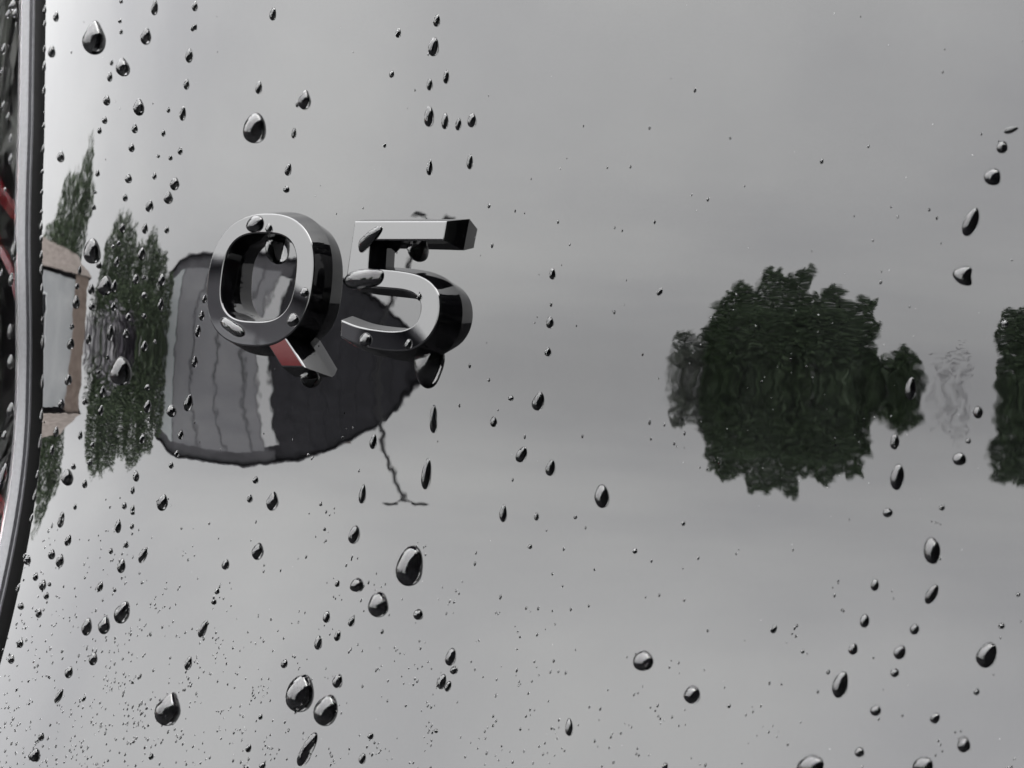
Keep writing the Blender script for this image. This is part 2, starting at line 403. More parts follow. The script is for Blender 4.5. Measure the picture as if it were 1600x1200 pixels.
# photo pixels: x, y, length, width, [lean], [shape]
DROPS = [
(87,26,17,6),(80,81,19,8),(145,60,54,28,6,'tear'),(189,2,8,4),(187,33,7,4),(189,50,8,4),(241,12,25,8),(227,57,27,12,10,'leaf'),(304,10,16,7),(303,43,13,7,30),
(295,87,23,9),(191,105,29,17,0,'tear'),(174,98,9,4),(171,120,16,6),(166,157,17,8),(163,188,12,6),(155,204,11,5),(216,168,27,13,4,'leaf'),(291,132,17,7),(285,177,24,8),
(263,172,9,4),(210,201,15,7),(255,208,11,5),(205,231,14,7),(281,236,12,6),(247,244,6,4),(266,247,8,5),(152,271,11,5),(200,279,15,8),(241,275,12,5),(272,287,21,11,10,'leaf'),
(94,245,18,8),(195,309,12,6),(148,300,7,4),(146,324,9,5),(262,309,20,11),(233,322,19,9,14),(191,356,16,7),(226,357,17,7),(260,359,12,6),(142,393,40,21,0),(185,380,9,5),
(176,385,6,5),(221,396,21,9),(182,409,18,6),(154,414,12,6),(124,422,14,4),(163,446,32,17,8,'leaf'),(178,447,20,7),(212,436,17,8),(225,434,8,5),(252,437,20,9),(120,447,10,5),
(142,452,17,7),(225,461,11,7),(118,472,22,8,2),(143,478,14,7),(177,479,14,7),(251,475,20,7),(200,495,13,7),(225,494,10,6),(319,467,14,6),(315,493,16,7),
(112,510,10,5),(172,520,26,8),(196,521,15,7),(138,529,18,6),(225,541,17,8),(242,534,7,4),(110,537,18,8,12),(309,517,20,7),(304,565,19,7),(106,593,18,8,10),(186,580,46,26,0),
(155,581,8,3,30),(168,559,8,4),(160,612,20,7),(230,605,11,6),(230,635,21,9),(95,631,16,7),(132,627,12,6),(157,641,18,6),(267,642,20,12,0),(294,629,28,11,12),(87,675,17,6),
(125,680,15,5),(222,685,16,7),(144,695,9,5),(282,679,16,7),(276,709,12,6),(81,703,18,5),(140,722,11,6),(114,729,10,6),(104,746,27,14,4),(132,756,14,6),(212,744,18,8,0),
(267,727,11,6),(207,766,13,5),(194,790,12,6),(207,795,13,5),(253,785,27,13,14,'leaf'),(390,779,13,7),(117,792,10,4),(399,750,12,7),(425,783,31,15,12,'leaf'),
(95,812,26,7,12,'bone'),(106,844,19,7,20),(80,866,17,8),(93,876,22,9,14,'leaf'),(42,875,16,8),(55,901,14,6),(66,914,18,8),(77,913,7,4),(72,931,12,6),(32,947,12,7),
(60,958,15,7),(31,1005,15,7),(17,1030,15,7),(184,822,23,8,5),(206,822,11,5),(207,801,8,5),(197,851,11,6),(173,861,10,5),(189,884,24,10,12,'leaf'),(223,867,27,9,22,'leaf'),
(156,916,17,7),(179,922,7,4),(190,956,38,18,22,'leaf'),(162,977,29,14,15,'leaf'),(135,979,29,12,14,'leaf'),(145,1029,22,10,15,'leaf'),(107,1050,20,9),(92,1087,26,7,28),
(131,1092,10,4,35),(352,882,17,9),(339,924,10,6),(334,940,10,7),(317,982,30,9,22),(294,1036,23,9,18),(218,1057,11,4,30),(64,1151,14,7,20),(53,1180,22,13,12,'odd'),
(236,1182,11,6,25),(261,1107,56,33,20,'tear'),(444,1037,15,8,18),(467,1082,62,38,13),(508,1109,52,31,18),(527,1064,23,13,15),(480,1170,60,17,27,'bone'),(388,1169,14,7,18),
(579,1150,11,8,30),(566,1185,18,9,12),(410,1196,12,8,30),(407,1120,10,5),(402,861,28,15,14,'leaf'),(639,883,66,38,9),(557,914,22,20,0),(527,912,11,6),(590,944,41,28,7),
(653,960,17,14,0),(510,964,19,9,10),(549,971,17,8,20),(527,993,18,8,14),(497,1004,23,10,8),(690,1065,25,12,18),(597,987,8,4),
(426,22,21,8),(404,137,20,8),(475,156,31,16,10,'tear'),(465,162,12,5,12),(459,208,17,6),(450,265,20,8,12),(447,296,11,8),(622,52,15,7),(682,32,20,9),(677,73,30,14),
(612,116,12,6,14),(697,120,22,8,3),(671,132,19,8,3),(670,182,33,13,2),(695,189,26,9,3),(716,194,20,8),(737,188,23,12,4),(601,227,8,4),(671,262,25,8,4),(734,253,24,8,4),(396,200,48,31,4),
(863,428,18,9,0),(859,504,19,10,0),(856,550,14,9,0),(1031,456,13,7,30),(841,627,30,16,15),(798,622,9,8,0),(771,659,17,9,0),
(501,788,6,4),(507,827,6,4),(553,835,30,14,12),(566,772,31,9,8),(583,690,24,9,10),(677,655,45,11,1,'bone'),(666,740,50,13,6),
(815,710,26,14,25),(860,731,26,13,12),(940,775,38,20,-2),(786,802,28,10,3),(838,807,13,7,0),(899,808,7,5),(828,854,8,6),(992,861,9,7),(1068,818,8,5,20),
(704,1026,29,14,12),(709,1047,14,10),(700,1072,18,8),(889,1136,28,11,0),(1004,1032,33,30,12),(681,1142,7,6),
(1081,1085,29,23,0),(1209,983,14,9,25),(1254,1018,7,5),(1294,1050,8,6),(1333,1014,19,13,18),(1313,1069,44,21,16),(1266,1196,34,40,0),(1343,1175,17,13),(1039,1197,12,8),(1139,1103,7,5),
(1367,914,19,12,0),(1351,970,22,14,5),(1456,928,35,15,28),(1429,983,18,13,14),(1406,1019,24,16,25),(1398,1051,15,12),(1542,1023,43,28,20),(1565,978,10,9),(1591,929,7,6),
(1526,1081,11,8),(1368,1110,18,15),(1461,1122,18,14,25),(1506,1163,26,19,0),(1442,1195,25,32,0),
(1423,607,37,15,6),(1398,690,25,13,0),(1402,745,42,19,6),(1499,717,21,20,0),(1528,644,20,14,0),(1513,689,9,8),(1387,801,15,14),(1472,793,10,8,20),(1456,860,43,24,-8),(1570,505,10,12),
(1580,203,24,9,72),(1566,230,20,16,15),(1551,276,28,24,30),(1517,347,48,20,22),(1504,430,31,30,15,'odd'),
]
BIG = {(145,60): 'large teardrop near the top left, beside the tail lamp', (191,105): 'small teardrop just right of and below the large one by the tail lamp',
(396,200): 'large egg-shaped drop above the letter Q', (475,156): 'teardrop with a tiny companion, above and right of the egg-shaped drop over the Q',
(465,162): 'tiny drop clinging to the left of the teardrop above the letters', (142,393): 'large egg-shaped drop on the reflected trees near the left edge',
(163,446): 'almond-shaped drop in the middle of the reflected left tree', (186,580): 'biggest egg-shaped drop left of the letter Q, over the reflected pale shrub',
(261,1107): 'large pointed drop near the bottom left', (467,1082): 'largest drop at the bottom, under the digit 5, left of its pair',
(508,1109): 'large drop at the bottom, right one of the close pair', (480,1170): 'long curved water streak at the bottom edge below the paired drops',
(639,883): 'biggest drop on the panel, below the digit 5', (590,944): 'large oval drop just below the biggest drop under the digit 5', (557,914): 'round bead left of the biggest drop under the digit 5',
(653,960): 'small round bead right below the biggest drop', (677,655): 'dumbbell-shaped drop right under the digit 5', (666,740): 'long slender drop at the end of the reflected street lamp',
(940,775): 'dark pointed drop alone in the middle of the panel', (841,627): 'dark tilted drop right of and below the digit 5', (1004,1032): 'wide rounded drop alone near the bottom centre',
(1081,1085): 'rounded drop right of the wide one near the bottom centre', (1313,1069): 'long dark drop at lower right, tilted, in the left trail', (1266,1196): 'large drop cut by the bottom edge, left of two',
(1442,1195): 'large drop cut by the bottom edge, right of two', (1542,1023): 'large dark wedge-shaped drop near the lower right corner', (1402,745): 'long dark drop just right of the reflected round tree',
(1456,860): 'long notched drop in the right-hand trail below the reflected trees', (1423,607): 'drop lying on the right edge of the reflected round tree', (1504,430): 'triangular dark drop at right, lowest of the upper right trail',
(1517,347): 'long curved drop in the upper right trail', (1551,276): 'blocky dark drop in the upper right trail', (1580,203): 'flat sideways drop at the top of the upper right trail',
(1566,230): 'rounded drop second in the upper right trail', (1031,456): 'small slanted drop alone between the digit 5 and the round tree', (190,956): 'largest almond drop of three side by side at lower left',
(162,977): 'middle almond drop of three side by side at lower left', (135,979): 'left almond drop of three side by side at lower left', (889,1136): 'hoof-shaped streak near the bottom centre',
(1570,505): 'drop on the dark tree at the right edge'}
REGIONS = [('of the upper left trails by the tail lamp', lambda x, y: x < 200 and y < 340), ('of the trails up left of the letter Q', lambda x, y: x < 330 and y < 340),
('of those over the mirrored white and brown house', lambda x, y: x < 135 and y < 620), ('of those on the upper half of the left tree', lambda x, y: x < 330 and y < 480),
('of those around the mirrored pale shrub', lambda x, y: x < 330 and y < 620), ('of those on the lower half of the left tree', lambda x, y: x < 240 and y < 770), ('of those low on the mirrored grey house', lambda x, y: x < 340 and y < 770),
('of those beside the curving lamp rim', lambda x, y: x < 125 and y < 1020), ('of those around the three almond drops', lambda x, y: x < 260 and y < 1000), ('in the misted bottom left corner', lambda x, y: x < 300),
('of the trail above the letter Q', lambda x, y: x < 520 and y < 340), ('of the group above the digit 5', lambda x, y: x < 760 and y < 340), ('of those below the mirrored grey house', lambda x, y: x < 480 and y < 1000),
('of those left of the biggest drop', lambda x, y: x < 620 and y < 1010), ('in the misted bottom strip left of centre', lambda x, y: x < 620), ('of those right of the bottom drop pair', lambda x, y: x < 800 and y > 900),
('of the trail right of the digit 5', lambda x, y: x < 1000 and y < 700), ('in the empty middle of the panel', lambda x, y: x < 1150 and y < 900), ('near the bottom edge right of centre', lambda x, y: x < 1300 and y > 900),
('of the left trail at lower right', lambda x, y: x < 1385 and y > 880), ('of the right trail at lower right', lambda x, y: y > 880), ('of the trail right of the mirrored round tree', lambda x, y: True)]
ORD = 'topmost second third fourth fifth sixth seventh eighth ninth tenth eleventh twelfth thirteenth fourteenth fifteenth sixteenth seventeenth eighteenth nineteenth twentieth'.split()+['twenty-first','twenty-second','twenty-third','twenty-fourth','twenty-fifth','twenty-sixth','twenty-seventh','twenty-eighth','twenty-ninth','thirtieth']
count = {}
for dr in sorted(DROPS, key=lambda d: d[1]):
    x, y, ln, wd = dr[:4]; ang = dr[4] if len(dr) > 4 else lean(x, y); shp = dr[5] if len(dr) > 5 else 'leaf' if x < 330 and 9 < ln < 30 else 'egg'
    if (x, y) in BIG: lab = BIG[(x, y)]; grp = 'large raindrops'
    else:
        grp = next(nm for nm, fn in REGIONS if fn(x, y)); k = count.get(grp, 0); count[grp] = k+1
        size = 'tiny' if ln < 10 else 'small' if ln < 20 else 'long'
        lab = '%s raindrop, %s from the top %s' % (size, ORD[k], grp) if k else '%s raindrop, topmost %s' % (size, grp)
    place_drop(x, y, ln, wd, ang, shp, lab, grp)

# drops on the badge
G = 'raindrops on the badge characters'
for (x, y, ln, wd, ang, shp, fr, h, lab) in [
 (397, 350, 27, 27, 0, 'egg', FRQ, 1.7, 'round bead on the top of the letter Q'),
 (420, 357, 15, 9, 0, 'egg', FRQ, None, 'tiny bead beside the round one on top of the letter Q'),
 (363, 511, 44, 19, -58, 'bar', FRQ, 1.2, 'long bead lying on the lower left curve of the letter Q'),
 (457, 500, 22, 19, 0, 'egg', FRQ, 1.3, 'round bead on the lower right curve of the letter Q'),
 (475, 457, 16, 13, 0, 'egg', FRQ, 1.0, 'small bead on the right stroke of the letter Q'),
 (578, 371, 52, 19, 42, 'odd', FR5, 1.5, 'long bent drop over the left end of the top bar of the 5'),
 (570, 436, 62, 30, 80, 'bar', FR5, 2.2, 'fat sausage-shaped drop on the upper left of the bowl of the 5'),
 (570, 531, 22, 20, 0, 'egg', FR5, 1.3, 'round bead on the lower stroke of the digit 5'),
 (638, 538, 17, 10, 10, 'egg', FR5, None, 'small bead on the lower right stroke of the digit 5'),
 (655, 463, 14, 7, 0, 'tear', FR5, None, 'tiny bead at the inner curve of the digit 5'),
 (432, 384, 60, 28, 2, 'drip', None, 3.6, 'dark drop hanging inside the top of the letter Q'),
 (652, 388, 44, 26, 0, 'drip', None, 3.2, 'pointed dark drop hanging under the top bar of the 5'),
 (668, 566, 84, 46, 3, 'drip', None, 3.6, 'big dark drop hanging under the bowl of the digit 5'),
 (485, 584, 46, 32, 6, 'drip', None, 3.0, 'dark drop hanging under the tail of the letter Q'),
]:
    place_drop(x, y, ln, wd, ang, shp, lab, G, fr, h)

# beads along the rounded edge of the tailgate and on the tail lamp
def edge_bead(y, ln, k):
    p = hit(67, y)
    for _ in range(3): p = np.array([xe(p[2])+.0006, 0, p[2]])
    p[1] = surf(p[0], p[2]); n = nrm(p[0], p[2]); n = n+np.array([-.5, 0, 0]); n /= np.linalg.norm(n)
    v = np.array([xe(p[2]+.002)-xe(p[2]-.002), surf(xe(p[2]+.002), p[2]+.002)-surf(xe(p[2]-.002), p[2]-.002), .004]); v -= v.dot(n)*n; v /= np.linalg.norm(v); u = np.cross(v, n)
    me = drop_mesh('raindrop', (ln*.001, .0013), .0006, 'egg', k, 6, 20); o = link(bpy.data.objects.new('raindrop', me))
    p = p-n*.0002
    o.matrix_world = Matrix(((u[0], v[0], n[0], p[0]), (u[1], v[1], n[1], p[1]), (u[2], v[2], n[2], p[2]), (0, 0, 0, 1)))
    tag(o, 'bead %s from the top along the rounded left edge of the tailgate' % ('first' if k == 0 else ORD[k]), 'raindrop', 'beads along the left edge of the tailgate')
for k, (y, ln) in enumerate([(14, 3.2), (36, 2.6), (76, 2.4), (102, 4.2), (140, 3.6), (196, 2), (232, 3), (268, 1.8), (300, 2), (331, 1.6), (352, 3.4), (372, 2.2), (398, 3), (420, 4), (450, 3), (500, 2.2), (534, 5), (596, 4.6), (648, 4), (690, 5), (742, 3), (775, 4), (812, 3), (874, 2.2), (925, 3.2)]):
    edge_bead(y, ln, k)
def lamp_bead(px, py, ln, wd, k):
    d = ray(px, py); p = hit(px, py)
    for _ in range(4):                                       # lens surface about 3 mm proud
        z = p[2]; a = (xe(z)-p[0])*1000; b = float(np.interp(a, [6.95, 8.5, 25, 45], [3.0, 3.0, 1.1, -2.7])); n = nrm(xe(z), z)
        base = np.array([xe(z), surf(xe(z), z), z])+n*b*.001; p = CAM+d*((base-CAM).dot(n)/d.dot(n))
    u, v = frame(p, n); dist = np.linalg.norm(p-CAM)
    me = drop_mesh('raindrop', (ln/FOC*dist, wd/FOC*dist*1.25), wd/FOC*dist*.45, 'egg', k+50, 7, 24); o = link(bpy.data.objects.new('raindrop', me))
    o.matrix_world = Matrix(((u[0], v[0], n[0], p[0]), (u[1], v[1], n[1], p[1]), (u[2], v[2], n[2], p[2]), (0, 0, 0, 1)))
    tag(o, '%s bead of water from the top on the dark tail lamp lens' % ('first' if k == 0 else ORD[k]), 'raindrop', 'beads on the tail lamp')
for k, b in enumerate([(20, 8, 18, 13), (13, 22, 14, 9), (24, 21, 14, 10), (26, 38, 8, 5), (6, 76, 17, 9), (3, 112, 13, 6), (5, 165, 15, 8), (13, 182, 13, 7), (17, 215, 13, 7), (17, 248, 18, 8), (8, 296, 7, 5), (22, 391, 30, 11), (3, 425, 13, 6), (18, 437, 22, 10), (16, 518, 24, 10), (17, 565, 23, 12), (17, 640, 23, 13), (7, 680, 15, 9), (4, 745, 46, 14)]):
    lamp_bead(*b, k)

# mist of tiny droplets: too many to count
def mist():
    r = random.Random(3); V, Fc, base = [], [], []
    spots = [(861,476,5),(734,572,5),(764,594,5),(769,384,5),(1004,554,4),(718,634,4),(742,881,5),(764,322,6),(1086,141,5),(1015,200,4),(1141,216,4),(1284,252,6),(985,261,4),(949,262,3),(1106,312,4),(1023,347,4),(872,347,4),(805,330,3),(820,333,3),
             (1357,229,4),(1464,341,4),(1452,328,4),(1376,441,5),(1364,376,3),(1403,339,3),(960,488,4),(1015,660,5),(1038,664,4),(820,683,4),(910,682,4),(1017,686,4),(801,750,4),(854,829,3),(915,825,3),(881,858,4),(1018,877,4),(1091,872,4),(929,890,4),(863,897,4),(879,916,3),(782,933,5),(892,952,4),(920,947,4),(1069,938,4),(1030,930,4)]
    def add(px, py, sz):
        p = hit(px, py); n = nrm(p[0], p[2]); u, v = frame(p, n); d = np.linalg.norm(p-CAM); ww = sz/FOC*d*.62; a = math.radians(r.uniform(-6, 6)); st = r.uniform(1.0, 1.5)
        b = len(V); V.append(p+n*ww*.48)
        for q, hh in ((.62, .38), (1, -.05)):
            for k in range(8):
                t = 2*math.pi*k/8; V.append(p+u*ww*q*math.cos(t)*.85+v*ww*q*math.sin(t)*st+n*ww*hh)
        for k in range(8):
            Fc.append((b, b+1+k, b+1+(k+1) % 8)); Fc.append((b+1+k, b+9+k, b+9+(k+1) % 8, b+1+(k+1) % 8))
        for k in range(8):
            t = 2*math.pi*k/8; V.append(p+u*ww*.95*math.cos(t)*.85+v*ww*.95*math.sin(t)*st+n*ww*.03)
        base.append(len(Fc)); Fc.append(tuple(b+17+k for k in range(8)))
    for s in spots: add(*s)
    n = 0
    while n < 1250:
        x, y = r.uniform(-5, 1600), r.uniform(640, 1205)
        dens = min(1, max(0, (y-760)/330))*math.exp(-(max(0, x-60)/420)**2)+.16*min(1, max(0, (y-900)/200))*math.exp(-((x-900)/420)**2)+.012
        if r.random() > dens: continue
        if x < 70 and hit(x, y)[0] < xe(hit(x, y)[2])+.0015: continue
        m = r.randint(1, 4) if r.random() < .45 else 1
        for _ in range(m): add(x+r.gauss(0, 7)*(m > 1), y+r.gauss(0, 7)*(m > 1), r.choice((1.8, 2.2, 2.6, 3, 3.4, 4.2))*.95); n += 1
    for _ in range(70): add(r.uniform(60, 1600), r.uniform(0, 760), r.choice((1.6, 2, 2.4, 3)))
    o = mesh_obj('droplet_mist', V, Fc, M['water'], smooth=True)
    o.data.materials.append(M['wet'])
    for i in base: o.data.polygons[i].material_index = 1; o.data.polygons[i].use_smooth = False
    tag(o, 'fine mist of tiny droplets, densest toward the bottom left', 'droplets', kind='stuff')
mist()
def dust():
    r = random.Random(9); V, Fc = [], []
    for _ in range(110):
        px, py = r.uniform(80, 1600), r.uniform(0, 1200)
        if r.random() < .4: px, py = r.uniform(1060, 1440), r.uniform(420, 780)
        p = hit(px, py); n = nrm(p[0], p[2]); u, v = frame(p, n); s = r.choice((.5, .6, .9))*.00011; b = len(V)
        a = r.uniform(0, 3); st = r.uniform(1, 2.2)
        for du, dv, h in ((st, 0, .05), (0, 1, .05), (-st, 0, .05), (0, -1, .05), (0, 0, .9)): V.append(p+(u*(du*math.cos(a)-dv*math.sin(a))+v*(du*math.sin(a)+dv*math.cos(a)))*s+n*h*s)
        Fc.extend([(b, b+1, b+4), (b+1, b+2, b+4), (b+2, b+3, b+4), (b+3, b, b+4)])
    tag(mesh_obj('dust', V, Fc, M['dust']), 'pale specks of dust on the lacquer', 'dust', kind='stuff')
dust()

# ------------------------------------------------------------------ what the lacquer mirrors: the place behind the camera
GZ = -1.0                                       # ground level; the badge is about a metre up
def at(az, dist, z=0.0):                        # compass from the badge: 0 = straight out of the tailgate, positive to its left
    a = math.radians(az); return np.array([-math.sin(a)*dist, -math.cos(a)*dist, z])
g = mesh_obj('ground', [(-900, -900, GZ), (900, -900, GZ), (900, 900, GZ), (-900, 900, GZ)], [(0, 1, 2, 3)], M['asphalt']); g['kind'] = 'structure'

def leafmat(name, a, b):
    m = principled(name, a, .6); t = m.node_tree; p = t.nodes['Principled BSDF']; gi = nd(t, 'ShaderNodeNewGeometry'); r = nd(t, 'ShaderNodeValToRGB')
    r.color_ramp.elements[0].color = (*a, 1); r.color_ramp.elements[1].color = (*b, 1)
    t.links.new(gi.outputs['Random Per Island'], r.inputs['Fac']); t.links.new(r.outputs['Color'], p.inputs['Base Color']); return m
M['leaf'] = leafmat('leaf_green', (.03, .052, .026), (.085, .125, .058))
M['leaf_dark'] = leafmat('leaf_dark_green', (.020, .040, .018), (.06, .10, .043))
M['leaf_grey'] = leafmat('leaf_silver', (.20, .19, .215), (.36, .355, .37))
M['leaf_sage'] = leafmat('leaf_sage', (.07, .09, .07), (.17, .19, .16))
M['leaf_added_hedge'] = leafmat('leaf_added_hedge', (.004, .006, .004), (.012, .016, .010))  # near-black leaves for the added hedges, so that they mirror dark
M['leaf_purple'] = leafmat('leaf_purple', (.03, .026, .034), (.07, .06, .08))
M['bark'] = vary(principled('bark', (.06, .05, .04), .9), 6, (.04, .033, .028), (.09, .075, .06))
def tree(name, label, cat, group, pos, blobs, nleaf, leaf, mat, trunk_r=.14, seed=1, boxy=False, vert=0.):
    """blobs: (right, up, half width, half height) seen from the car, metres"""
    r = random.Random(seed); base = Vector((pos[0], pos[1], GZ)); d = np.array([pos[0], pos[1], 0]); d /= np.linalg.norm(d)
    right = np.array([-d[1], d[0], 0.])        # towards smaller compass angles
    right = right if right.dot([1, 0, 0]) > 0 else -right
    e = empty(name, base); V, Fc = [], []; tot = sum(b[2]*b[3] for b in blobs)
    for (bx, bz, hw, hh) in blobs:
        for _ in range(int(nleaf*hw*hh/tot)):
            while True:
                q = [r.uniform(-1, 1) for _ in range(3)]; k = sum(abs(c)**(5 if boxy is True else boxy or 2) for c in q)
                if k <= 1 and r.random() < .25+.75*k: break
            wob = 1+(.07 if boxy else .16)*math.sin(5*q[0]+3*bx)+(.06 if boxy else .12)*math.sin(7*q[1]+bz)
            c = right*(bx+q[0]*hw*wob)+d*(q[1]*hw*.9)+np.array([0, 0, bz+q[2]*hh*wob])
            a = Vector((r.gauss(0, 1), r.gauss(0, 1), r.gauss(0, 1)*(1-vert))).normalized(); b2 = (Vector((0, 0, 1))+Vector((r.gauss(0, .3), r.gauss(0, .3), 0))).cross(a).cross(a).normalized() if vert else a.orthogonal().normalized(); b3 = a.cross(b2); s = leaf*r.uniform(.6, 1.3); i = len(V)
            c = Vector(c); V.extend([c+b2*s, c+b3*s*.5, c-b2*s, c-b3*s*.5]); Fc.append((i, i+1, i+2, i+3))
    mesh_obj('crown', V, Fc, mat, e)
    top = max(b[1] for b in blobs); V, Fc = tube([(0, 0, 0), (.05, 0, top*.35), (0, .05, top*.7), (.05, 0, top)], [trunk_r, trunk_r*.8, trunk_r*.55, trunk_r*.15], 9)
    for bx, bz, hw, hh in blobs:
        v2, f2 = tube([(0, 0, bz*.45), tuple(right*bx*.6+np.array([0, 0, bz*.75])), tuple(right*bx+np.array([0, 0, bz]))], [trunk_r*.5, trunk_r*.3, trunk_r*.12], 7); o_ = len(V)
        V += v2; Fc += [tuple(o_+i for i in f) for f in f2]
    mesh_obj('trunk', V, Fc, M['bark'], e, smooth=True)
    return tag(e, label, cat, group)
T = 'trees mirrored in the lacquer'
def cols(*c): return [(x, (lo+hi)/2, hw, (hi-lo)/2) for x, hw, lo, hi in c]        # upright clumps: centre, half width, bottom, top
tree('broadleaf_tree', 'big blocky dark green tree mirrored right of centre', 'tree', T, at(24.9, 25), cols((0, 1.3, .8, 5.0), (0, 1.35, 1.6, 3.8), (-1.2, .17, 2.0, 6.2), (-.95, .12, 2.0, 5.9), (-.68, .2, 3, 6.85), (-.36, .16, 3, 6.6), (-.06, .14, 3, 7.0), (.2, .16, 3, 5.8), (.55, .2, 3, 6.25), (.8, .12, 3, 5.6), (1.1, .2, 2, 5.75), (-1.4, .12, 1.5, 5.6), (1.36, .1, 1.2, 4.6)), 58000, .055, M['leaf_dark'], seed=2, boxy=True, vert=.8)
tree('broadleaf_tree', 'small pale green tree mirrored at the left of the big round tree', 'tree', T, at(28.45, 26), cols((0, .5, .8, 3.2), (-.42, .16, .8, 3.8), (-.1, .25, 2, 3.7), (.25, .3, 2, 4.2)), 4200, .06, M['leaf_sage'], .08, seed=3, boxy=True, vert=.8)
tree('broadleaf_tree', 'low bushy green tree mirrored at the right of the big round tree', 'tree', T, at(21.45, 26), cols((0, .75, .6, 3.2), (0, .75, 1.6, 2.9), (.5, .25, 1, 3.6), (-.3, .3, 1, 3.4), (.75, .12, 1, 3.3)), 13000, .06, M['leaf_dark'], .08, seed=4, boxy=True, vert=.8)
tree('broadleaf_tree', 'dark tree mirrored at the right edge of the picture', 'tree', T, at(13.9, 25), cols((0, 1.1, .8, 5.6), (-.25, .4, 3, 6.4), (.5, .45, 3, 6.6), (-.7, .25, 2, 5.7), (-1.15, .2, 3.6, 5.6), (-1.0, .25, .8, 3.6), (1.2, .4, 1, 5)), 30000, .06, M['leaf_dark'], seed=5, boxy=True, vert=.8)
tree('young_tree', 'faint thin young tree mirrored between the two dark trees', 'tree', T, at(18.5, 40), [(0, 3.6, .55, 2.0)], 420, .06, M['leaf_grey'], .04, seed=6)
tree('broadleaf_tree', 'broad green tree mirrored left of the grey house', 'tree', T, at(60.0, 28), cols((.2, 2.4, .8, 4.6), (-1.45, .65, 2, 7.0), (-.8, .65, 2, 7.1), (0, .65, 2, 6.4), (.85, .7, 2, 6.9), (1.6, .55, 2, 6.4), (2.35, .45, 1.4, 5.4)), 44000, .065, M['leaf'], seed=7, boxy=2.8, vert=.6)
tree('tall_tree', 'tall loose green tree mirrored beside the tail lamp', 'tree', T, at(70.4, 34), cols((0, 1.7, 3, 7.2), (.75, .75, 4, 9.4), (-.3, .7, 4, 8.6), (1.3, .6, 4, 8.9)), 15000, .085, M['leaf'], seed=8, boxy=2.8, vert=.6)
tree('garden_shrub', 'pale silvery shrub mirrored in front of the left green tree', 'shrub', None, at(62.6, 13), [(0, .9, .62, 1.0), (-.45, .8, .4, .85), (.35, 1.1, .4, .75)], 2600, .06, M['leaf_grey'], .04, seed=9)
tree('garden_shrub', 'dark leaf clump standing in for the shaded hollow of the pale shrub', 'shrub', None, at(60.0, 12.6), [(0, 1.0, .34, .85), (.18, .8, .3, .7)], 1500, .06, M['leaf_purple'], .04, seed=10)  # dark leaves put in as the shade inside the pale shrub

tree('added_hedge', 'added dark hedge out of view, darkening the right flanks of badge and drops', 'added hedge', None, at(-72, 3.6), [(-2.4, 3, 1.5, 3), (-.8, 3.2, 1.5, 3.2), (.8, 3.4, 1.5, 3.4), (2.4, 3.1, 1.5, 3.1), (0, 1.6, 3.0, 1.6)], 24000, .16, M['leaf_added_hedge'], .1, 21)  # added out of view so that right-facing flanks mirror something black
tree('added_hedge', 'added dark hedge out of view, darkening the tail lamp lens', 'added hedge', None, at(113, 8.0), [(-3.4, 3.4, 1.4, 3.4), (-1.2, 3.4, 1.4, 3.4), (1.2, 3.3, 1.4, 3.3), (3.4, 3.2, 1.3, 3.2), (0, 1.6, 4.4, 1.6)], 60000, .15, M['leaf_added_hedge'], .1, 22)  # also added out of view, keeps bright sky out of the lens

# grey gabled house, its gable end facing the car
M['pale_board'] = vary(principled('pale_cladding', (.62, .67, .69), .7), .8, (.58, .63, .65), (.68, .71, .73))
M['grey_board'] = vary(principled('grey_cladding', (.33, .335, .36), .7), .8, (.29, .295, .32), (.37, .375, .395))
M['dark_board'] = vary(principled('dark_slate_cladding', (.022, .022, .03), .7), 2, (.016, .016, .022), (.03, .03, .038))
M['white_paint'] = principled('white_paint', (.8, .81, .83), .5)
M['slate'] = vary(principled('roof_slate', (.11, .11, .122), .7), 2, (.085, .085, .095), (.135, .135, .15))
M['gable'] = vary(principled('gable_boards', (.13, .13, .145), .7), 2, (.10, .10, .112), (.16, .16, .175))
M['brick'] = vary(principled('brick', (.25, .19, .16), .8), 4, (.19, .145, .12), (.30, .24, .205))
M['brown_tile'] = vary(principled('brown_roof_tile', (.2, .17, .15), .8), 4, (.15, .125, .11), (.255, .22, .20))
M['render'] = vary(principled('white_render', (.5, .52, .53), .8), 1, (.42, .44, .455), (.57, .585, .595))
M['glass'] = principled('window_glass', (.02, .022, .025), .03)
HA, HD = 48.6, 30.0
hp = at(HA, HD, GZ); house = empty('gabled_house', tuple(hp), math.radians(90-HA)*0)
tag(house, 'grey gabled house with pale boards and a dark side, mirrored behind the badge', 'house')
